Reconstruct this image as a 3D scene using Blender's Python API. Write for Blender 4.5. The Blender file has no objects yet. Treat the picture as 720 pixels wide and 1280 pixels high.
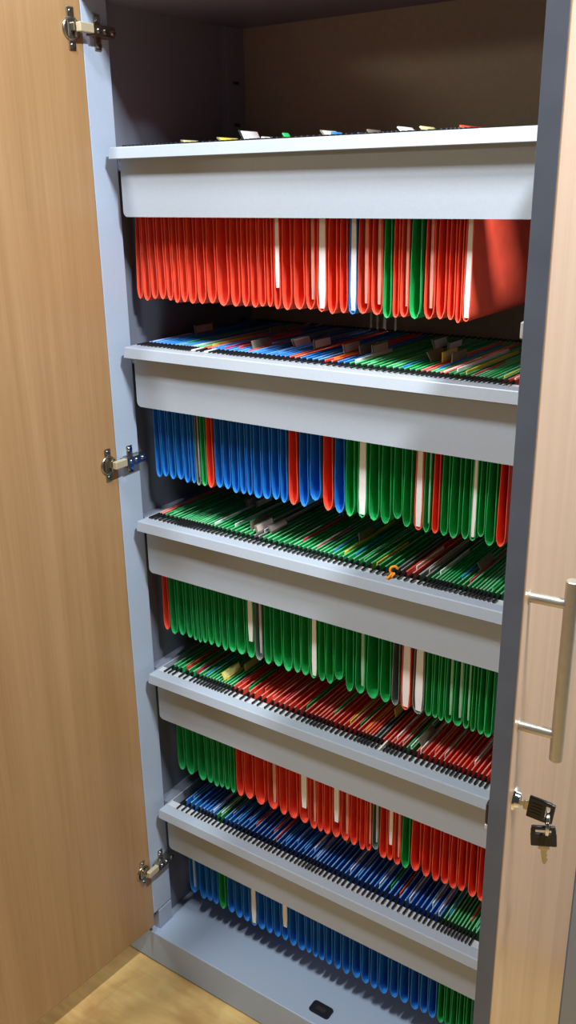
import bpy, bmesh, math, random
from mathutils import Vector, Matrix
random.seed(7)
scene = bpy.context.scene
coll = scene.collection
R = math.radians

# ------------------------------------------------------------------ camera
cam_d = bpy.data.cameras.new('camera')
cam = bpy.data.objects.new('camera', cam_d)
coll.objects.link(cam)
cam_d.sensor_fit = 'VERTICAL'
cam_d.sensor_height = 36.0
cam_d.lens = 36.0 * 1132.1 / 1280.0
cam_d.clip_start = 0.02
_r = Vector((0.82500203, 0.56493779, -0.0147293))
_u = Vector((-0.17885301, 0.2857329, 0.94147135))
_f = Vector((-0.53608139, 0.77408139, -0.33677105))
cam.matrix_world = Matrix(((_r.x, _u.x, -_f.x, 1.1556), (_r.y, _u.y, -_f.y, -1.1657),
                           (_r.z, _u.z, -_f.z, 1.6654), (0, 0, 0, 1)))
scene.camera = cam

# ------------------------------------------------------------------ light and exposure
world = bpy.data.worlds.new('world')
scene.world = world
world.use_nodes = True
bg = world.node_tree.nodes['Background']
bg.inputs[0].default_value = (0.88, 0.94, 1.0, 1)
bg.inputs[1].default_value = 0.040


def area(name, loc, target, sx, sy, power, col):
    d = bpy.data.lights.new(name, 'AREA')
    d.shape = 'RECTANGLE'
    d.size, d.size_y = sx, sy
    d.energy = power
    d.color = col
    o = bpy.data.objects.new(name, d)
    coll.objects.link(o)
    o.location = loc
    o.rotation_euler = (Vector(target) - Vector(loc)).to_track_quat('-Z', 'Y').to_euler()
    return o


# three short ceiling tubes over the aisle, and another fitting far down the room to the left
for nm, x, y, p in (('ceiling_tube_light_over_right_door', 1.335, -0.54, 74), ('ceiling_tube_light_over_left_door', -0.20, -0.94, 27),
                    ('ceiling_tube_light_over_aisle', 0.30, -0.90, 26)):
    tube = area(nm, (x, y, 2.90), (x, y, 0), 0.06, 0.28, p, (0.93, 0.975, 1.0))
    tube.rotation_euler = (0, 0, 0)
area('far_ceiling_light', (-2.45, -5.1, 2.90), (-0.5, -1.5, 1.0), 1.0, 0.4, 36, (1.0, 0.88, 0.68))

scene.view_settings.view_transform = 'Standard'
scene.view_settings.look = 'None'
scene.view_settings.gamma = 1
scene.view_settings.use_curve_mapping = False
scene.view_settings.exposure = 0.12


# ------------------------------------------------------------------ materials
def lin(c):
    return tuple((v / 255 / 12.92) if v / 255 <= 0.04045 else ((v / 255 + 0.055) / 1.055) ** 2.4 for v in c) + (1.0,)


def mat(name, rgb, rough=0.5, metal=0.0, var=0.06, scale=60.0, bump=0.0, coat=0.0, stretch=(1, 1, 1), trans=0.0, spec=0.5):
    m = bpy.data.materials.new(name)
    m.use_nodes = True
    nt = m.node_tree
    b = nt.nodes['Principled BSDF']
    b.inputs['Roughness'].default_value = rough
    b.inputs['Metallic'].default_value = metal
    b.inputs['Coat Weight'].default_value = coat
    b.inputs['Specular IOR Level'].default_value = spec
    b.inputs['Transmission Weight'].default_value = trans
    tc = nt.nodes.new('ShaderNodeTexCoord')
    mp = nt.nodes.new('ShaderNodeMapping')
    mp.inputs['Scale'].default_value = stretch
    nz = nt.nodes.new('ShaderNodeTexNoise')
    nz.inputs['Scale'].default_value = scale
    nz.inputs['Detail'].default_value = 4
    nt.links.new(tc.outputs['Object'], mp.inputs[0])
    nt.links.new(mp.outputs[0], nz.inputs['Vector'])
    rp = nt.nodes.new('ShaderNodeValToRGB')
    c = lin(rgb)
    rp.color_ramp.elements[0].position = 0.3
    rp.color_ramp.elements[1].position = 0.7
    rp.color_ramp.elements[0].color = tuple(max(0, v * (1 - var)) for v in c[:3]) + (1,)
    rp.color_ramp.elements[1].color = tuple(min(1, v * (1 + var)) for v in c[:3]) + (1,)
    nt.links.new(nz.outputs['Fac'], rp.inputs[0])
    nt.links.new(rp.outputs[0], b.inputs['Base Color'])
    if bump:
        bp = nt.nodes.new('ShaderNodeBump')
        bp.inputs['Strength'].default_value = bump
        bp.inputs['Distance'].default_value = 0.002
        nt.links.new(nz.outputs['Fac'], bp.inputs['Height'])
        nt.links.new(bp.outputs[0], b.inputs['Normal'])
    return m


def wood(name, dark, mid, light, axis, rough, coat, freq=22.0):
    """streaky laminate grain running along the given axis (object coordinates)"""
    m = bpy.data.materials.new(name)
    m.use_nodes = True
    nt = m.node_tree
    b = nt.nodes['Principled BSDF']
    b.inputs['Roughness'].default_value = rough
    b.inputs['Coat Weight'].default_value = coat
    b.inputs['Coat Roughness'].default_value = 0.25
    tc = nt.nodes.new('ShaderNodeTexCoord')
    outs = []
    for k, (f, st) in enumerate(((freq, 0.035), (freq * 9, 0.02), (freq * 0.25, 0.12))):
        mp = nt.nodes.new('ShaderNodeMapping')
        s = [1.0, 1.0, 1.0]
        s[axis] = st
        mp.inputs['Scale'].default_value = s
        nz = nt.nodes.new('ShaderNodeTexNoise')
        nz.inputs['Scale'].default_value = f
        nz.inputs['Detail'].default_value = 5
        nz.inputs['Distortion'].default_value = 0.4
        nt.links.new(tc.outputs['Object'], mp.inputs[0])
        nt.links.new(mp.outputs[0], nz.inputs['Vector'])
        outs.append(nz.outputs['Fac'])
    a = nt.nodes.new('ShaderNodeMath'); a.operation = 'MULTIPLY_ADD'
    a.inputs[1].default_value = 0.25
    nt.links.new(outs[1], a.inputs[0])
    a0 = nt.nodes.new('ShaderNodeMath'); a0.operation = 'MULTIPLY'
    a0.inputs[1].default_value = 0.50
    nt.links.new(outs[0], a0.inputs[0])
    nt.links.new(a0.outputs[0], a.inputs[2])
    a2 = nt.nodes.new('ShaderNodeMath'); a2.operation = 'MULTIPLY_ADD'
    a2.inputs[1].default_value = 0.25
    nt.links.new(outs[2], a2.inputs[0])
    nt.links.new(a.outputs[0], a2.inputs[2])
    rp = nt.nodes.new('ShaderNodeValToRGB')
    e = rp.color_ramp.elements
    e[0].position = 0.36; e[0].color = lin(dark)
    e[1].position = 0.64; e[1].color = lin(light)
    n = e.new(0.5); n.color = lin(mid)
    nt.links.new(a2.outputs[0], rp.inputs[0])
    nt.links.new(rp.outputs[0], b.inputs['Base Color'])
    return m


M = {}
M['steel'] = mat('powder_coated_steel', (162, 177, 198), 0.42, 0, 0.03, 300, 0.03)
M['inner'] = mat('shade_darkened_inner_grey', (112, 118, 132), 0.5, 0, 0.03, 300, 0.03)  # inner grey darker than the steel, partly painting in the deep shade inside
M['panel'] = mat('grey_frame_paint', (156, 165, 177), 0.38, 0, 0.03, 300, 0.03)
M['back'] = mat('dark_back_board', (150, 140, 120), 0.6, 0, 0.05, 90)
M['rail'] = mat('bright_rail_metal', (200, 204, 208), 0.35, 0.2, 0.03, 200)
M['black'] = mat('black_plastic', (22, 23, 26), 0.45, 0, 0.1, 80)
M['white_plastic'] = mat('white_plastic', (228, 226, 215), 0.4, 0, 0.03, 80)
M['nickel'] = mat('nickel', (176, 170, 156), 0.28, 1.0, 0.06, 90)
M['brushed'] = mat('brushed_steel', (188, 182, 172), 0.38, 0.85, 0.05, 120)
M['chrome'] = mat('chrome', (225, 225, 225), 0.12, 1.0, 0.02, 60)
M['cream'] = mat('hinge_arm_cream', (190, 178, 148), 0.4, 0.3, 0.05, 80)
M['hole'] = mat('dark_recess', (30, 27, 24), 0.7, 0, 0.1, 50)
M['band'] = mat('grey_edge_band', (86, 92, 106), 0.5, 0, 0.08, 25)
M['wood_inner'] = wood('oak_laminate_inner_face', (150, 116, 77), (161, 127, 88), (172, 138, 99), 2, 0.42, 0.1)
M['wood_outer'] = wood('beech_laminate_outer_face', (178, 141, 110), (192, 155, 124), (204, 170, 140), 2, 0.34, 0.25)
M['paper'] = mat('white_paper', (232, 230, 232), 0.8, 0, 0.03, 200)
M['pale'] = mat('faded_paper', (190, 172, 166), 0.8, 0, 0.06, 120)
M['paler'] = mat('red_tinted_sheet', (206, 136, 120), 0.7, 0, 0.06, 120)
M['paleg'] = mat('green_tinted_sheet', (136, 180, 150), 0.7, 0, 0.06, 120)
M['paleb'] = mat('blue_tinted_sheet', (150, 172, 206), 0.7, 0, 0.06, 120)
M['palek'] = mat('grey_tinted_sheet', (170, 172, 172), 0.7, 0, 0.06, 120)
M['clear_tab'] = mat('clear_grey_tab', (120, 116, 100), 0.25, 0, 0.06, 60)
M['yellow'] = mat('yellow_card', (224, 200, 70), 0.6, 0, 0.05, 90)
M['cream_card'] = mat('cream_card', (222, 214, 150), 0.6, 0, 0.05, 90)
M['pink'] = mat('pink_card', (216, 70, 88), 0.6, 0, 0.05, 90)
M['orange'] = mat('orange_tape', (250, 150, 30), 0.45, 0, 0.05, 90)
FC = {'r': ((238, 84, 60), (242, 116, 92)), 'g': ((36, 170, 90), (88, 192, 126)), 'b': ((36, 128, 214), (84, 160, 226)),
      'k': ((112, 126, 120), (168, 180, 176))}
for k, (c, e) in FC.items():
    M['f' + k] = mat('file_card_' + k, c, 0.5, 0, 0.10, 35, 0.08)
    M['e' + k] = mat('file_edge_' + k, e, 0.55, 0, 0.06, 60)


def floor_mat():
    m = bpy.data.materials.new('oak_floor')
    m.use_nodes = True
    nt = m.node_tree
    b = nt.nodes['Principled BSDF']
    b.inputs['Roughness'].default_value = 0.38
    tc = nt.nodes.new('ShaderNodeTexCoord')
    mp = nt.nodes.new('ShaderNodeMapping')
    mp.inputs['Scale'].default_value = (1, 1, 1)
    n1 = nt.nodes.new('ShaderNodeTexNoise')
    n1.inputs['Scale'].default_value = 7
    n1.inputs['Detail'].default_value = 7
    n1.inputs['Distortion'].default_value = 0.6
    rp = nt.nodes.new('ShaderNodeValToRGB')
    e = rp.color_ramp.elements
    e[0].position = 0.32; e[0].color = lin((176, 134, 80))
    e[1].position = 0.68; e[1].color = lin((222, 190, 124))
    mp2 = nt.nodes.new('ShaderNodeMapping')
    mp2.inputs['Scale'].default_value = (0.12, 1, 1)
    n2 = nt.nodes.new('ShaderNodeTexNoise')
    n2.inputs['Scale'].default_value = 60
    n2.inputs['Detail'].default_value = 5
    mx = nt.nodes.new('ShaderNodeMix')
    mx.data_type = 'RGBA'; mx.blend_type = 'OVERLAY'
    mx.inputs[0].default_value = 0.3
    nt.links.new(tc.outputs['Object'], mp.inputs[0])
    nt.links.new(tc.outputs['Object'], mp2.inputs[0])
    nt.links.new(mp.outputs[0], n1.inputs['Vector'])
    nt.links.new(mp2.outputs[0], n2.inputs['Vector'])
    nt.links.new(n1.outputs['Fac'], rp.inputs[0])
    nt.links.new(rp.outputs[0], mx.inputs[6])
    nt.links.new(n2.outputs['Fac'], mx.inputs[7])
    nt.links.new(mx.outputs[2], b.inputs['Base Color'])
    return m


M['floor'] = floor_mat()
M['wall'] = mat('wall_paint', (222, 220, 212), 0.8, 0, 0.02, 20, 0.02)


# ------------------------------------------------------------------ mesh helpers
class MB:
    """collects shapes with a material index each, and links them as ONE mesh object"""

    def __init__(self):
        self.bm = bmesh.new()

    def box(self, x0, x1, y0, y1, z0, z1, mi=0, bev=0.0, T=None):
        bm = self.bm
        vs = [bm.verts.new(((x0, x1)[i & 1], (y0, y1)[(i >> 1) & 1], (z0, z1)[(i >> 2) & 1])) for i in range(8)]
        fs = [bm.faces.new([vs[j] for j in q]) for q in
              ((0, 2, 3, 1), (4, 5, 7, 6), (0, 1, 5, 4), (2, 6, 7, 3), (0, 4, 6, 2), (1, 3, 7, 5))]
        for f in fs:
            f.material_index = mi
        if bev:
            es = list({e for f in fs for e in f.edges})
            r = bmesh.ops.bevel(bm, geom=es, offset=bev, segments=2, affect='EDGES', profile=0.5, material=-1)
            vs = list({v for f in r['faces'] for v in f.verts} | {v for v in vs if v.is_valid})
        if T is not None:
            bmesh.ops.transform(bm, matrix=T, verts=[v for v in vs if v.is_valid])
        return self

    def cyl(self, a, b, r, mi=0, n=16, r2=None):
        bm = self.bm
        a, b = Vector(a), Vector(b)
        z = (b - a).normalized()
        x = z.orthogonal().normalized()
        y = z.cross(x)
        r2 = r if r2 is None else r2
        A = [bm.verts.new(a + (x * math.cos(t) + y * math.sin(t)) * r) for t in [2 * math.pi * i / n for i in range(n)]]
        B = [bm.verts.new(b + (x * math.cos(t) + y * math.sin(t)) * r2) for t in [2 * math.pi * i / n for i in range(n)]]
        for i in range(n):
            f = bm.faces.new((A[i], A[(i + 1) % n], B[(i + 1) % n], B[i]))
            f.material_index = mi
            f.smooth = True
        A2 = [bm.verts.new(v.co) for v in A]
        B2 = [bm.verts.new(v.co) for v in B]
        bm.faces.new(A2[::-1]).material_index = mi
        bm.faces.new(B2).material_index = mi
        return self

    def torus(self, c, ax, R_, r, mi=0, n=28, k=8, a0=0.0, a1=2 * math.pi):
        bm = self.bm
        c, ax = Vector(c), Vector(ax).normalized()
        x = ax.orthogonal().normalized()
        y = ax.cross(x)
        full = abs(a1 - a0 - 2 * math.pi) < 1e-6
        rings = []
        for i in range(n if full else n + 1):
            t = a0 + (a1 - a0) * i / n
            d = x * math.cos(t) + y * math.sin(t)
            rings.append([bm.verts.new(c + d * (R_ + r * math.cos(s)) + ax * r * math.sin(s)) for s in
                          [2 * math.pi * j / k for j in range(k)]])
        for i in range(n):
            A, B = rings[i], rings[(i + 1) % len(rings)]
            for j in range(k):
                f = bm.faces.new((A[j], B[j], B[(j + 1) % k], A[(j + 1) % k]))
                f.material_index = mi
                f.smooth = True
        return self

    def prism(self, pts, d, mi=0):
        """closed polygon (list of Vectors) pushed along the vector d"""
        bm = self.bm
        d = Vector(d)
        A = [bm.verts.new(Vector(p)) for p in pts]
        B = [bm.verts.new(Vector(p) + d) for p in pts]
        n = len(A)
        fs = [bm.faces.new(A[::-1]), bm.faces.new(B)]
        for i in range(n):
            fs.append(bm.faces.new((A[i], A[(i + 1) % n], B[(i + 1) % n], B[i])))
        for f in fs:
            f.material_index = mi
        return self

    def build(self, name, mats, parent=None, inv=None):
        bmesh.ops.recalc_face_normals(self.bm, faces=self.bm.faces)
        me = bpy.data.meshes.new(name)
        self.bm.to_mesh(me)
        self.bm.free()
        for m in (mats if isinstance(mats, (list, tuple)) else [mats]):
            me.materials.append(M[m] if isinstance(m, str) else m)
        o = bpy.data.objects.new(name, me)
        coll.objects.link(o)
        if parent is not None:
            o.parent = parent
            if inv is not None:
                o.matrix_parent_inverse = inv
        return o


def tag(o, label=None, cat=None, group=None, kind=None):
    if label: o['label'] = label
    if cat: o['category'] = cat
    if group: o['group'] = group
    if kind: o['kind'] = kind
    return o


def empty(name, loc, label, cat, group=None):
    o = bpy.data.objects.new(name, None)
    o.empty_display_size = 0.05
    coll.objects.link(o)
    o.location = loc
    return tag(o, label, cat, group)


ORD = ['', 'first', 'second', 'third', 'fourth', 'fifth', 'sixth', 'seventh', 'eighth', 'ninth', 'tenth', 'eleventh',
       'twelfth', 'thirteenth', 'fourteenth', 'fifteenth', 'sixteenth', 'seventeenth', 'eighteenth', 'nineteenth', 'twentieth']


def ordinal(n):
    if n <= 20:
        return ORD[n]
    t = {2: 'twent', 3: 'thirt', 4: 'fort'}[n // 10]
    return t + 'ieth' if n % 10 == 0 else t + 'y-' + ORD[n % 10]


# ------------------------------------------------------------------ the room
tag(MB().box(-3.5, 3.0, -6.0, 0.60, -0.05, 0.0).build('floor', 'floor'), kind='structure')
tag(MB().box(-3.5, 3.0, 0.50, 0.60, 0.0, 2.95).build('wall_back', 'wall'), kind='structure')

# ------------------------------------------------------------------ the cupboard
XL, XR = -0.034, 0.864          # inner faces of the side panels
YF, YB = -0.025, 0.400          # carcass front, back board
ZB, ZT = 0.087, 1.955           # top of the base panel, underside of the top panel
cup = empty('filing_cupboard', (0.415, 0.19, 0), 'tall open wood-doored grey filing cupboard holding five frames of hanging files', 'cupboard')
CUPI = Matrix.Translation((0.415, 0.19, 0)).inverted()


def part(mb, name, mats, parent=None):
    return mb.build(name, mats, parent or cup, CUPI if parent is None else None)


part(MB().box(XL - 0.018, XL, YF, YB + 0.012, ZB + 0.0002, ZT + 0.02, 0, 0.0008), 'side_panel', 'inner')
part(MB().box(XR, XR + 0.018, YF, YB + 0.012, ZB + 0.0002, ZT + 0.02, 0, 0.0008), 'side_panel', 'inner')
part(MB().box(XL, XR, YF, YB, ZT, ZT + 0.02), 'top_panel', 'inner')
part(MB().box(XL, XR, YB, YB + 0.012, ZB, ZT), 'back_panel', 'back')
part(MB().prism([(XL - 0.018, y, z) for y, z in ((YF, 0.004), (YF, ZB - 0.002), (YF + 0.0006, ZB - 0.0006), (YF + 0.002, ZB), (YB, ZB), (YB, ZB - 0.018), (YF + 0.016, ZB - 0.018), (YF + 0.016, 0.004))],
                (XR - XL + 0.036, 0, 0)), 'base_panel', 'steel')
part(MB().box(XL - 0.016, XR + 0.016, YF + 0.003, YB, 0.0, 0.004), 'plinth_gap_shade', 'hole')  # dark strip added to stand in for the shaded gap under the plinth
for s, x0, x1 in ((0, XL, -0.016), (1, XR - 0.018, XR)):
    part(MB().box(x0, x1, YF + 0.001, 0.033, 0.1425, ZT, 0, 0.001).box(x0, x1, YF + 0.0165, 0.033, ZB, 0.138, 0, 0.001), 'front_upright', 'steel')
    m = MB().box(x0, x1, 0.345, YB, ZB, ZT, 0, 0.001)
    xf = x1 if s == 0 else x0
    for i in range(22):
        z = 0.28 + i * 0.075
        m.box(xf - 0.0004, xf + 0.0004, 0.362, 0.382, z, z + 0.006, 1)
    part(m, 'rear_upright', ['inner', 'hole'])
m = MB()
m.prism([(0.4035 + sx * 0.017 + 0.006 * math.cos(R(a)), 0.011 + sy * 0.008 + 0.006 * math.sin(R(a)), ZB) for sx, sy, a0 in ((1, 1, 0), (-1, 1, 90), (-1, -1, 180), (1, -1, 270)) for a in (a0, a0 + 30, a0 + 60, a0 + 90)], (0, 0, 0.003))
m.box(0.393, 0.414, 0.006, 0.016, ZB + 0.003, ZB + 0.0034, 1)
part(m, 'bolt_keeper', ['black', 'hole'])

ZK = [1.7148 - 0.33 * k for k in range(5)]
W = 0.830                        # frame length
FRAME_LABELS = ['top', 'second', 'middle', 'fourth', 'lowest']
for k, z in enumerate(ZK):
    # pressed front: top flange, lip, set-back face with rounded lower corners
    zt = z + 0.0185
    m = MB()
    prof = [(0.0225, zt), (0.0025, zt), (0.0012, zt - 0.0005), (0.0004, zt - 0.0016), (-0.0036, z + 0.0006), (-0.0026, z - 0.0003), (0.0025, z - 0.0003),
            (0.0025, z + 0.002), (0.0185, z + 0.002), (0.0185, zt - 0.002), (0.0225, zt - 0.002)]
    m.prism([(0.0, y, zz) for y, zz in prof], (W, 0, 0))
    zb = z - 0.0919
    r = 0.009
    x0, x1 = 0.004, W - 0.004
    pts = [(x0, z + 0.001), (x1, z + 0.001)]
    pts += [(x1 - r + r * math.cos(t), zb + r - r * math.sin(t)) for t in [i * math.pi / 12 for i in range(7)]]
    pts += [(x0 + r - r * math.sin(t), zb + r - r * math.cos(t)) for t in [i * math.pi / 12 for i in range(7)]]
    m.prism([(x, 0.0181, zz) for x, zz in pts], (0, 0.0012, 0))
    fr = part(m, 'pull_out_frame', 'panel')
    inv = None
    for y0, y1, nm in ((0.0235, 0.0405, 'hook_rail'), (0.3725, 0.3945, 'hook_rail')):
        q = MB().box(0.0, W, y0, y1, zt - 0.0040, zt - 0.0014)
        q.box(0.0, W, y0, y0 + 0.0022, zt - 0.010, zt - 0.0005).box(0.0, W, y1 - 0.0022, y1, zt - 0.010, zt - 0.0005)
        part(q, nm, 'rail', fr).matrix_parent_inverse = Matrix.Identity(4)
    for x0 in (0.0, W - 0.0024):
        part(MB().box(x0, x0 + 0.0024, 0.018, 0.394, z - 0.003, zt + 0.0005), 'side_arm', 'panel', fr)
    for x0, x1 in ((XL, -0.006), (W + 0.006, XR)):
        q = MB().box(x0, x1, 0.034, 0.344, z - 0.018, z + 0.012, 0, 0.002)
        q.box(x0 + 0.012 if x0 < 0 else x0, x1 if x0 < 0 else x1 - 0.012, 0.034, 0.344, z + 0.012, z + 0.0135)
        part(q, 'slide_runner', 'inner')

# ------------------------------------------------------------------ the doors
DW, DT, DZ0, DZ1 = 0.455, 0.018, 0.110, 1.972


def door_matrix(h, ang):
    return Matrix.Translation(h) @ Matrix.Rotation(R(ang), 4, 'Z')


def build(mb, T, name, mats, parent):
    bmesh.ops.transform(mb.bm, matrix=T, verts=mb.bm.verts)
    return mb.build(name, mats, parent)


def hinge(T, z, x_s):
    """concealed hinge: cup plate on the door, cranked arm, cross plate on the upright (door-local x along the door)"""
    m = MB()
    # flanged cup plate let into the inner face
    m.box(0.0155, 0.0295, 0.0, 0.0018, z - 0.031, z + 0.031, 0, 0.0012)
    for s in (-1, 1):
        m.cyl((0.0215, 0.0016, z + s * 0.024), (0.0215, 0.0032, z + s * 0.024), 0.0042, 0, 14)
        m.cyl((0.0215, 0.0032, z + s * 0.024), (0.0215, 0.0034, z + s * 0.024), 0.0024, 2, 10)
    m.torus((0.022, 0.0012, z), (0, 1, 0), 0.0155, 0.0022, 0, 26, 8)
    m.cyl((0.022, 0.0, z), (0.022, 0.0012, z), 0.0145, 2, 22)
    m.box(0.012, 0.024, 0.001, 0.009, z - 0.0035, z + 0.0085, 0, 0.001)
    m.cyl((0.017, 0.006, z - 0.012), (0.017, 0.006, z + 0.012), 0.0025, 0, 10)
    for v in m.bm.verts:
        v.co = T @ v.co
    a = T @ Vector((0.022, 0.006, z + 0.002))
    # cranked arm and mounting plate in the upright's own axes
    y0 = a.y
    xs = x_s
    m.box(xs + 0.009, xs + 0.019, y0, -0.016, z - 0.0055, z + 0.0085, 1, 0.0015)
    m.prism([(xs + 0.004, -0.020, z - 0.008), (xs + 0.018, -0.020, z - 0.008), (xs + 0.017, 0.032, z - 0.0075), (xs + 0.006, 0.032, z - 0.0075)],
            (0, 0, 0.016), 0)
    m.box(xs, xs + 0.003, 0.000, 0.014, z - 0.026, z + 0.026, 0, 0.001)
    m.box(xs, xs + 0.006, -0.010, 0.026, z - 0.009, z + 0.009, 0, 0.001)
    for s in (-1, 1):
        m.cyl((xs + 0.003, 0.007, z + s * 0.019), (xs + 0.0055, 0.007, z + s * 0.019), 0.0046, 3, 14)
    for yy in (-0.004, 0.010, 0.027):
        m.cyl((xs + 0.0165, yy, z), (xs + 0.0195, yy, z), 0.0040, 3, 14)
        m.box(xs + 0.0194, xs + 0.0197, yy - 0.003, yy + 0.003, z - 0.0006, z + 0.0006, 2)
    return m


# --- left door: stands open, its oak inner face to the camera
TL = door_matrix((-0.0165, -0.0235, 0), -94.6)
ld = build(MB().box(0.0012, DW - 0.0012, -DT, 0, DZ0, DZ1, 0, 0.0008), TL, 'door', 'wood_inner', cup)
ld.matrix_parent_inverse = CUPI
tag(ld, 'open left door showing its plain inner face and three hinges')
for x0, x1 in ((0, 0.0012), (DW - 0.0012, DW)):
    build(MB().box(x0, x1, -DT + 0.001, -0.001, DZ0 + 0.0006, DZ1 - 0.0006), TL, 'edge_band', 'band', ld)
build(MB().box(0.002, DW - 0.002, -DT + 0.001, -0.001, DZ0 - 0.001, DZ0 + 0.0004), TL, 'bottom_edge_band', 'band', ld)
for z in (1.905, 1.193, 0.270):
    hinge(TL, z, -0.016).build('hinge', ['nickel', 'cream', 'hole', 'chrome'], ld)
m = MB()
for z in (1.10, 1.228):
    m.cyl((DW - 0.025, -DT - 0.034, z), (DW - 0.025, -DT + 0.001, z), 0.0042, 0, 16)
m.cyl((DW - 0.025, -DT - 0.034, 1.07), (DW - 0.025, -DT - 0.034, 1.258), 0.006, 0, 24)
build(m, TL, 'handle', 'brushed', ld)

# --- right door: stands open, its grey free edge and beech outer face to the camera
TR = door_matrix((0.881, -0.030, 0), -84.6)
rd = build(MB().box(0.0012, DW - 0.0012, -DT, 0, DZ0, DZ1, 0, 0.0010), TR, 'door', 'wood_outer', cup)
rd.matrix_parent_inverse = CUPI
tag(rd, 'open right door with bar handle and lock on its outer face')
for x0, x1 in ((0, 0.0012), (DW - 0.0014, DW)):
    build(MB().box(x0, x1, -DT + 0.0003, -0.0013, DZ0 + 0.0006, DZ1 - 0.0006, 0, 0.0005), TR, 'edge_band', 'band', rd)
HX = DW - 0.0185
m = MB()
for z in (1.2025, 1.3305):
    m.cyl((HX, -0.001, z), (HX, 0.034, z), 0.0046, 0, 20)
    m.cyl((HX, -0.001, z), (HX, 0.0008, z), 0.0062, 0, 20)
m.cyl((HX, 0.035, 1.1775), (HX, 0.035, 1.3520), 0.0061, 0, 28)
m.cyl((HX, 0.035, 1.1767), (HX, 0.035, 1.1775), 0.0054, 0, 28, 0.0061).cyl((HX, 0.035, 1.3520), (HX, 0.035, 1.3528), 0.0061, 0, 28, 0.0054)
build(m, TR, 'handle', 'brushed', rd)
# cam lock: round rosette, barrel with key slot, cam plate and locking rod guides on the inner face
LX, LZ = DW - 0.0245, 1.1185
m = MB()
m.cyl((LX, -0.001, LZ), (LX, 0.0018, LZ), 0.0120, 0, 30, 0.0105)
m.cyl((LX, 0.0018, LZ), (LX, 0.0060, LZ), 0.0088, 0, 26, 0.0080)
m.box(LX - 0.0007, LX + 0.0007, 0.0060, 0.0062, LZ - 0.0045, LZ + 0.0045, 1)
build(m, TR, 'lock', ['chrome', 'hole'], rd)
build(MB().box(DW - 0.042, DW - 0.004, -DT - 0.0035, -DT, 1.096, 1.118, 0, 0.0012).box(DW - 0.020, DW - 0.004, -DT - 0.0035, -DT, 1.090, 1.0952, 1, 0.001),
      TR, 'lock_case', ['black', 'rail'], rd)
build(MB().box(DW - 0.030, DW - 0.006, -DT - 0.0035, -DT, 1.552, 1.565, 0, 0.001), TR, 'rod_guide', 'rail', rd)
hd = []
TRm = TR
for z in (1.905, 1.193, 0.270):
    m = MB()
    m.box(0.0155, 0.0295, -DT - 0.0018, -DT, z - 0.031, z + 0.031, 0, 0.001)
    m.torus((0.022, -DT - 0.001, z), (0, 1, 0), 0.0155, 0.0022, 0, 24, 8)
    for v in m.bm.verts:
        v.co = TR @ v.co
    m.box(0.836, 0.846, -0.044, 0.030, z - 0.007, z + 0.007, 0, 0.001)
    m.box(0.8435, 0.846, 0.0, 0.014, z - 0.026, z + 0.026, 0, 0.0008)
    m.build('hinge', ['nickel'], rd)

# --- keys: one in the lock, one hanging from the ring


def key_mesh(T, bow_w, bow_l, blade):
    """bow in the local y-z plane, blade running towards -y"""
    m = MB()
    t = 0.0034
    r = 0.004
    h = bow_w / 2
    pts = []
    for cy, cz, a0 in ((bow_l - r, h - r, 0), (r, h - r, 90), (r, -h + r, 180), (bow_l - r, -h + r, 270)):
        for i in range(5):
            a = R(a0 + i * 22.5)
            pts.append((cy + r * math.cos(a), cz + r * math.sin(a)))
    # the bow is a frame around a slot near its outer end
    sy0, sy1, sz = bow_l - 0.0080, bow_l - 0.0042, h - 0.0048
    m.box(-t / 2, t / 2, 0, sy0, -h, h, 0, 0.0011)
    m.box(-t / 2, t / 2, sy1, bow_l, -h + 0.001, h - 0.001, 0, 0.0011)
    m.box(-t / 2, t / 2, sy0 - 0.001, sy1 + 0.001, sz, h - 0.0004, 0, 0.0008)
    m.box(-t / 2, t / 2, sy0 - 0.001, sy1 + 0.001, -h + 0.0004, -sz, 0, 0.0008)
    for i in range(4):
        zz = -h * 0.45 + i * h * 0.3
        m.box(-t / 2 - 0.0004, t / 2 + 0.0004, 0.003, sy0 - 0.003, zz - 0.0006, zz + 0.0006, 0, 0.0002)
    w = 0.0034
    n = 6
    pts = [(0.0008, 0.0, -w), (0.0008, 0.0, w), (0.0008, -blade, w * 0.55), (0.0008, -blade - 0.002, 0), (0.0008, -blade, -w * 0.5)]
    for i in range(n):
        yy = -blade + (i + 0.5) * blade * 0.8 / n
        pts.append((0.0008, yy, -w * (0.95 if i % 2 else 0.55)))
    m.prism(pts, (-0.0016, 0, 0), 1)
    m.box(-0.0012, 0.0012, -0.004, 0.0005, -0.0052, 0.0052, 1, 0.0006)
    for v in m.bm.verts:
        v.co = T @ v.co
    return m


kpos = TR @ Vector((LX, 0.0130, LZ - 0.003))


def key(name, T, label, bow_w, bow_l, blade):
    root = empty(name, T.translation, label, 'key', 'cupboard keys')
    inv = Matrix.Translation(T.translation).inverted()
    m = key_mesh(T, bow_w, bow_l, blade)
    bow, bl = MB(), MB()
    # split the black bow from the metal blade: each is a part of its own
    geo = m.bm
    other = geo.copy()
    bmesh.ops.delete(geo, geom=[f for f in geo.faces if f.material_index == 1], context='FACES')
    bmesh.ops.delete(other, geom=[f for f in other.faces if f.material_index == 0], context='FACES')
    for f in other.faces:
        f.material_index = 0
    b2 = MB()
    b2.bm.free()
    b2.bm = other
    m.build('bow', 'black', root).matrix_parent_inverse = inv
    b2.build('blade', 'nickel', root).matrix_parent_inverse = inv
    bow.bm.free(); bl.bm.free()
    return root


K1 = Matrix.Translation(kpos) @ Matrix.Rotation(R(5.4), 4, 'Z') @ Matrix.Rotation(R(-90), 4, 'Z') @ Matrix.Rotation(R(-3), 4, 'X')
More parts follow.
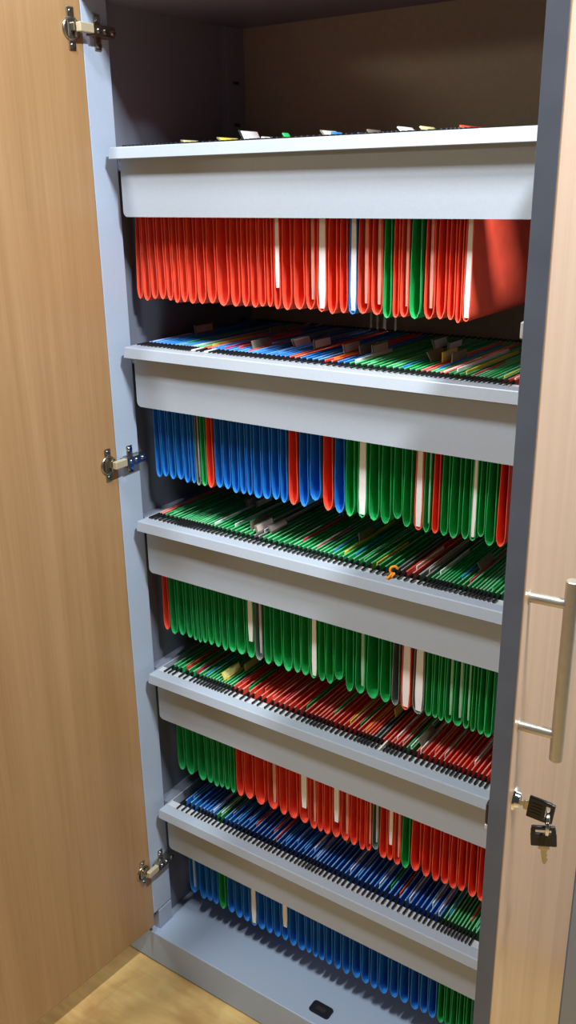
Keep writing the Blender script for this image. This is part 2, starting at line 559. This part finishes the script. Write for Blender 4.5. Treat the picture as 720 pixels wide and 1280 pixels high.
# local +y must run outwards along the door's outer normal
out_n = (TR.to_3x3() @ Vector((0, 1, 0))).normalized()
dir_d = (TR.to_3x3() @ Vector((1, 0, 0))).normalized()
up = Vector((0, 0, 1))


def frame(o, x, y, z):
    return Matrix(((x.x, y.x, z.x, o.x), (x.y, y.y, z.y, o.y), (x.z, y.z, z.z, o.z), (0, 0, 0, 1)))


y1 = (out_n + up * -0.10).normalized()
x1 = (dir_d - y1 * dir_d.dot(y1)).normalized()
key('key', frame(kpos, x1, y1, x1.cross(y1)), 'black-headed key standing in the lock of the right door', 0.0235, 0.0245, 0.0135)
slot = kpos + y1 * (0.0245 - 0.0061)
RR = 0.0120
rc = slot + Vector((0, 0, -RR + 0.0012))
ra = out_n * 0.967 - dir_d * 0.246
tag(MB().torus(rc, ra, RR, 0.0008, 0, 40, 8).torus(rc + ra * 0.0014, ra, RR, 0.0008, 0, 40, 8)
    .build('key_ring', 'chrome'), 'small silver split ring joining the two black keys', 'key ring')
y2 = (up * 1.0 - out_n * 0.10).normalized()
xx = (dir_d * 0.95 + out_n * 0.25)
x2 = (xx - y2 * xx.dot(y2)).normalized()
p2 = rc + Vector((0, 0, -RR + 0.0008)) - y2 * (0.0220 - 0.0061) - out_n * 0.002
key('key', frame(p2, x2, y2, x2.cross(y2)), 'black-headed key hanging blade down from the ring below the lock', 0.0240, 0.0220, 0.0185)

# ------------------------------------------------------------------ the closed cupboard next to it (only its base shows)
nb = empty('neighbouring_cupboard', (-0.51, 0.19, 0), 'closed grey cupboard behind the open left door, only its base strip showing', 'cupboard')
NI = Matrix.Translation((-0.51, 0.19, 0)).inverted()
for nm, q, mm in (('carcass', MB().box(-0.968, -0.056, -0.025, 0.412, 0.087, 1.975, 0, 0.001), 'steel'),
                  ('plinth', MB().box(-0.968, -0.0523, -0.025, 0.40, 0.004, 0.087, 0, 0.001), 'steel'),
                  ('plinth_gap_shade', MB().box(-0.966, -0.056, -0.022, 0.40, 0.0, 0.004), 'hole'),  # same added dark strip, painting the shaded gap at the floor
                  ('door', MB().box(-0.966, -0.514, -0.044, -0.026, 0.110, 1.972, 0, 0.001), 'wood_outer'),
                  ('door', MB().box(-0.510, -0.060, -0.044, -0.026, 0.110, 1.972, 0, 0.001), 'wood_outer')):
    q.build(nm, mm, nb).matrix_parent_inverse = NI

# ------------------------------------------------------------------ the hanging files
# tip position along the frame in mm : colour (+ P wide white papers, p thin pale papers, S short papers, ^ hung higher)
ROWS = {
    1: '-4.5:r 13.7:r 32.9:r 51.7:r 68.5:r 84.2:r 102.5:r 118.7:r 142.7:r 160.3:r 188.7:r 213.3:r 234.1:r 251.4:r 269.2:r 283.6:r 295.6:rS 315.2:r 341.4:r 361.2:rp 382.1:rP 403.4:r 423.0:r 437.3:bP 455.6:rp 480.6:rp 500.4:g 510.5:r 525.2:rp 544.9:g 564.4:rp 586.1:r 601.1:r 611.1:r 623.4:rP',
    2: '14.6:b 31.8:b 47.9:b 67.7:b 87.3:b 99.9:b 113.3:kp 124.8:g 139.9:r 163.3:b 177.1:b 199.9:b 217.9:b 229.5:b 247.1:b 267.1:b 285.2:b 305.6:b 321.5:r 347.1:b 368.2:b^ 392.3:r 418.2:b 436.8:g 458.9:gP 480.7:g 503.6:g 524.7:g^ 541.2:g 562.4:rP 576.4:gp 591.5:r 603.8:g 623.4:g 642.7:g 651.9:gP 664.9:g^ 680.4:gv 698.2:r',
    3: '8.6:r 28.0:g 51.3:g 70.1:g 84.6:g 94.9:g 108.2:g 123.4:g 139.4:g 157.3:g 176.9:g 198.3:g 221.2:gS 240.1:kp 261.6:g 280.0:g 309.9:g 326.0:g 345.4:g 364.6:gP 380.1:g 397.2:g 417.4:g^ 438.2:g 458.7:gp 485.4:g 513.1:g 529.5:k 545.7:rP 576.1:kP 594.0:g 605.1:g 616.1:g 626.3:gp 647.2:gp 662.2:gp 673.4:g 684.6:g 699.8:g',
    4: '24.7:g 48.2:g 83.4:g 104.0:g 117.9:g 134.9:g 147.6:g 163.3:g 177.8:r 205.4:r 233.7:r 263.4:rp 291.6:r 309.9:r 340.2:rS 359.8:rp 379.1:r 390.1:r 411.8:rS 432.3:rp 452.6:r 471.7:r 482.1:rp 495.8:kp^ 513.6:r 528.6:rS 541.1:rp 559.2:g 579.5:r 602.8:r 620.2:r 639.7:r 652.8:r 671.2:r 688.5:r 707.2:r',
    5: '33.5:bp 66.1:b 84.6:b 100.5:b 120.9:g 143.2:b 165.3:b 187.1:b 204.3:bP 225.7:b 248.9:b 265.6:b 286.2:bS 308.6:b 328.8:b 349.7:b 362.5:b 378.2:b 395.6:b 417.6:b 437.5:b 458.1:b 484.8:b 500.3:b 522.8:b 546.8:b 566.1:b 592.9:b 607.4:b 629.3:b 646.0:g 659.2:g 672.3:g 685.3:g 698.2:g',
}

FRAME_AT = {1: 'in the top frame', 2: 'in the second frame down', 3: 'in the middle frame', 4: 'in the fourth frame down', 5: 'in the lowest frame'}
GROUP_AT = {1: 'hanging files in the top frame', 2: 'hanging files in the second frame', 3: 'hanging files in the middle frame',
            4: 'hanging files in the fourth frame', 5: 'hanging files in the lowest frame'}
CNAME = {'r': 'red', 'g': 'green', 'b': 'blue', 'k': 'clear grey'}
WHITE_HOOKS = {(2, 8, 0), (2, 9, 1), (4, 24, 1)}
TOP_TABS = {6: [(0, 0.075, 0.045, 0.0095, 30, ['clear_tab', 'cream_card'])], 10: [(0, 0.07, 0.055, 0.0115, 35, ['clear_tab', 'yellow'])],
            12: [(0, 0.065, 0.05, 0.0180, 12, ['black', 'paper'])], 14: [(0, 0.07, 0.03, 0.006, 30, 'paper')],
            17: [(0, 0.062, 0.016, 0.0095, 20, 'fg')], 20: [(0, 0.07, 0.045, 0.0125, 25, ['clear_tab', 'paper'])], 21: [(0, 0.06, 0.030, 0.0065, 20, 'fb')],
            24: [(0, 0.075, 0.04, 0.0095, 25, 'clear_tab')], 27: [(0, 0.066, 0.045, 0.0115, 30, 'paper')], 29: [(0, 0.072, 0.045, 0.0105, 30, 'cream_card')],
            32: [(0, 0.07, 0.12, 0.0065, 10, 'fr')]}


def sleeve_mesh(col, x_tl, x_tr, xl, xr, zt, zb, name, root, inv, rnd):
    """one folded card sleeve: two sheets joined in a rounded bottom fold, rolled over the bars at the top"""
    t = 0.0009
    n = 7
    cx = (xl + xr) / 2
    hw = max(0.0028, (xr - xl) / 2)
    bl = rnd.uniform(0.80, 1.0)
    rb = min(hw * rnd.uniform(1.5, 2.5), 0.024)          # depth of the fold
    cx += rnd.uniform(-0.12, 0.12) * hw
    hw *= 0.96
    prof = []
    for f in (0.0, 0.25, 0.5, 0.75):
        e = f ** 0.7
        prof.append((x_tl + (cx - hw * bl - x_tl) * e, zt + (zb + rb - zt) * f))
    for i in range(n):
        a = math.pi * (i / (n - 1))
        prof.append((cx - hw * bl * math.cos(a), zb + rb - rb * math.sin(a)))
    for f in (0.75, 0.5, 0.25, 0.0):
        e = f ** 0.7
        prof.append((x_tr + (cx + hw * bl - x_tr) * e, zt + (zb + rb - zt) * f))
    N = len(prof)
    nor = []
    for i in range(N):
        a, b = prof[max(i - 1, 0)], prof[min(i + 1, N - 1)]
        d = Vector((b[0] - a[0], b[1] - a[1])).normalized()
        nor.append((-d.y, d.x))         # towards the inside of the fold
    ys = [0.0525, 0.10, 0.20, 0.30, 0.372]
    wob = [rnd.uniform(-0.0006, 0.0006) for _ in ys]
    drop = rnd.uniform(-0.0015, 0.0015)
    m = MB()
    bm = m.bm

    def grid(off, flip):
        V = [[bm.verts.new((p[0] + nn[0] * off + wob[j] * (0.3 if i in (0, N - 1) else 1), y, p[1] + nn[1] * off + drop * (y > 0.15) * (4 <= i <= 10)))
              for i, (p, nn) in enumerate(zip(prof, nor))] for j, y in enumerate(ys)]
        for j in range(len(ys) - 1):
            for i in range(N - 1):
                q = (V[j][i], V[j + 1][i], V[j + 1][i + 1], V[j][i + 1])
                f = bm.faces.new(q[::-1] if flip else q)
                f.smooth = True
        return V
    grid(0.0, False)
    grid(t, True)
    for y, fl in ((ys[0], False), (ys[-1], True)):
        j = 0 if not fl else len(ys) - 1
        A = [bm.verts.new((p[0] + wob[j] * (0.3 if i in (0, N - 1) else 1), y, p[1] + drop * (y > 0.15) * (4 <= i <= 10))) for i, p in enumerate(prof)]
        B = [bm.verts.new((p[0] + nn[0] * t + wob[j] * (0.3 if i in (0, N - 1) else 1), y, p[1] + nn[1] * t + drop * (y > 0.15) * (4 <= i <= 10)))
             for i, (p, nn) in enumerate(zip(prof, nor))]
        for i in range(N - 1):
            f = bm.faces.new((A[i], A[i + 1], B[i + 1], B[i]))
            f.material_index = 1 if 5 <= i <= 8 else 0  # lighter tone on the fold tips paints their small highlights
    # rolled hems
    for xt in (x_tl, x_tr):
        hz = rnd.uniform(-0.0008, 0.0012)
        m.cyl((xt, 0.056, zt), (xt, 0.370, zt + hz), 0.0016, 1 if rnd.random() < 0.3 else 0, 8)
        m.cyl((xt, 0.0555, zt), (xt, 0.056, zt), 0.0016, 1, 8)
    o = m.build('sleeve', ['f' + col, 'e' + col], root)
    o.matrix_parent_inverse = inv
    return o


BAR = {}


def bar(kind, x, zt, root, inv):
    if kind not in BAR:
        m = MB()
        m.box(-0.0007, 0.0007, 0.050, 0.3705, -0.0014, 0.0014, 0)
        for s, ya, yb in ((1, 0.0225, 0.0480), (-1, 0.3705, 0.3930)):
            m.box(-0.0016, 0.0016, ya, yb, -0.0012, 0.0016, 1, 0.0006)
        m.box(-0.0016, 0.0016, 0.0465, 0.0530, -0.0070, 0.0016, 1, 0.0006)
        BAR[kind] = m.build('hanger_bar', ['rail', 'black' if kind == 'k' else 'white_plastic'])
        o = BAR[kind]
    else:
        o = BAR[kind].copy()
        coll.objects.link(o)
    o.parent = root
    o.matrix_parent_inverse = inv
    o.location = (x, 0, zt)
    return o


def papers(x0, x1, z0, z1, y0, y1, mt, root, inv, xa, xb):
    """a wad of sheets standing in the fold: xa, xb at its top edge, x0, x1 where it is widest"""
    m = MB()
    cx = (x0 + x1) / 2
    w = (x1 - x0) / 2
    k = 0.72
    m.prism([(xa, y0, z1), (xb, y0, z1), (cx + w, y0, z0 + 0.03), (cx + w * k, y0, z0), (cx - w * k, y0, z0), (cx - w, y0, z0 + 0.03)], (0, y1 - y0, 0), 0)
    o = m.build('papers', mt, root)
    o.matrix_parent_inverse = inv
    return o


def index_tab(x, y, z, ln, h, lean, mt, root, inv):
    m = MB()
    T = Matrix.Translation((x, y, z)) @ Matrix.Rotation(lean, 4, 'Y')
    m.box(-0.0012, 0.0012, 0, ln, -0.003, h, 0, 0.0006, T)
    m.box(0.0011, 0.0015, 0.003, ln - 0.003, 0.001, h - 0.002, 1, 0, T)
    o = m.build('index_tab', mt, root)
    o.matrix_parent_inverse = inv
    return o


CARD = {'r': ['pink', 'yellow', 'paper', 'fg', 'pale', 'er', 'paper', 'orange'], 'g': ['pink', 'paper', 'yellow', 'eg', 'paper', 'eg', 'fr', 'fb'], 'b': ['eb', 'paper', 'pink', 'eb', 'fr', 'fg', 'paleb'], 'k': ['paper', 'pale']}

for k in range(1, 6):
    rnd = random.Random(100 + k)
    toks = [t.split(':') for t in ROWS[k].split()]
    xs = [float(a) / 1000 for a, _ in toks]
    cs = [c for _, c in toks]
    z = ZK[k - 1]
    zt = z + 0.0185 + 0.0020
    n = len(xs)
    edges = [xs[0] - min(0.009, (xs[1] - xs[0]) / 2)] + [(xs[i] + xs[i + 1]) / 2 for i in range(n - 1)] + [xs[-1] + 0.0085]
    if k == 1:
        edges[0] = -0.0120
    tops = list(edges)
    # the row hangs a little slanted at its left end: the bars are packed inside the frame
    shift = [0.0] * (n + 1)
    lo = 0.0065
    for i in range(n + 1):
        tops[i] = max(tops[i], lo + i * 0.0082 if i < 12 else tops[i])
    for i in range(n):
        c, fl = cs[i][0], cs[i][1:]
        xl, xr = edges[i], edges[i + 1]
        if i + 1 < n and xr - xl > 0.030:
            xr = xl + 0.030
        if xr - xs[i] > 0.0145: xr = xs[i] + 0.0145
        if xs[i] - xl > 0.0145: xl = xs[i] - 0.0145
        tl, tr = tops[i], tops[i + 1]
        gap = min((tr - tl) * 0.25, 0.0060)
        xtl, xtr = tl + gap, tr - gap
        zb = z - (0.2338 if k < 5 else 0.227) + rnd.uniform(-0.0020, 0.0030)
        if '^' in fl: zb += 0.013
        lab = CNAME[c] + ' hanging file'
        if 'P' in fl: lab += ' with thick white papers'
        elif 'S' in fl: lab += ' with short white papers'
        elif 'p' in fl: lab += ' with pale papers'
        lab += ', ' + ordinal(i + 1) + ' from the left ' + FRAME_AT[k]
        loc = ((xtl + xtr) / 2, 0.21, zb)
        root = empty('hanging_file', loc, lab, 'file', GROUP_AT[k])
        inv = Matrix.Translation(loc).inverted()
        sleeve_mesh(c, xtl, xtr, xl + 0.0003, xr - 0.0003, zt, zb, 'sleeve', root, inv, rnd)
        bar('w' if (k, i, 0) in WHITE_HOOKS else 'k', xtl, zt, root, inv)
        bar('w' if (k, i, 1) in WHITE_HOOKS else 'k', xtr, zt, root, inv)
        cx, hw = (xl + xr) / 2, (xr - xl) / 2
        pt = z - 0.02
        ga = xtl + (cx - hw * 0.8 - xtl) * 0.20 + 0.0016
        gb = xtr + (cx + hw * 0.8 - xtr) * 0.20 - 0.0016
        if 'P' in fl:
            papers(cx - hw * 0.60, cx + hw * 0.60, zb + 0.0055, pt, 0.054, 0.36, 'paper', root, inv, ga, gb)
        elif 'S' in fl:
            papers(cx - hw * 0.48, cx + hw * 0.55, zb + 0.034, pt, 0.054, 0.36, 'paper', root, inv, ga, gb)
        elif 'p' in fl:
            papers(cx + hw * 0.08, cx + hw * 0.60, zb + 0.016, pt, 0.054, 0.36, 'pale' + c, root, inv, ga + (gb - ga) * 0.55, gb)
        # a divider sheet standing a little proud of the sleeve
        wtop = xtr - xtl
        if wtop > 0.0062 and rnd.random() < (0.62 if k > 1 else 0.4):
            cc = rnd.choice(CARD[c])
            xm = (xtl + xtr) / 2 + rnd.uniform(-0.2, 0.2) * (wtop - 0.005)
            y0 = rnd.uniform(0.058, 0.080)
            m = MB().box(xm - 0.0009, xm + 0.0009, y0, y0 + rnd.uniform(0.10, 0.24), z - 0.10, zt + rnd.uniform(0.001, 0.0048))
            m.build('divider_sheet', cc, root).matrix_parent_inverse = inv
        if k == 1:
            for px, y0, ln, h, lean, mt in TOP_TABS.get(i, ()):
                index_tab(xtl + px, y0, zt + 0.0015, ln, h, R(-lean - 18), [mt, mt] if isinstance(mt, str) else mt, root, inv)
        elif rnd.random() < 0.36:
            mt = rnd.choice([['clear_tab', 'clear_tab'], ['clear_tab', 'pale'], ['yellow', 'cream_card'], ['clear_tab', 'paper'], ['clear_tab', 'clear_tab']])
            y0 = rnd.choice([0.07, 0.12, 0.17, 0.22, 0.27]) + rnd.uniform(-0.01, 0.01)
            index_tab(xtl, y0, zt + 0.002, 0.055, rnd.uniform(0.012, 0.017), R(rnd.uniform(-32, 4)), mt, root, inv)

# an orange tape loop tied round the rail of the middle frame
zr = ZK[2] + 0.0185
m = MB()
m.torus((0.533, 0.030, zr + 0.0115), (0.5, -0.85, 0.15), 0.0062, 0.0022, 0, 24, 8, R(-200), R(70))
m.cyl((0.531, 0.030, zr + 0.0060), (0.529, 0.014, zr + 0.0012), 0.0024, 0, 10)
m.cyl((0.533, 0.031, zr + 0.0060), (0.533, 0.022, zr + 0.0010), 0.0022, 0, 10)
tag(m.build('tape_loop', 'orange'), 'small orange tape loop curled on the front rail of the middle frame', 'tape')
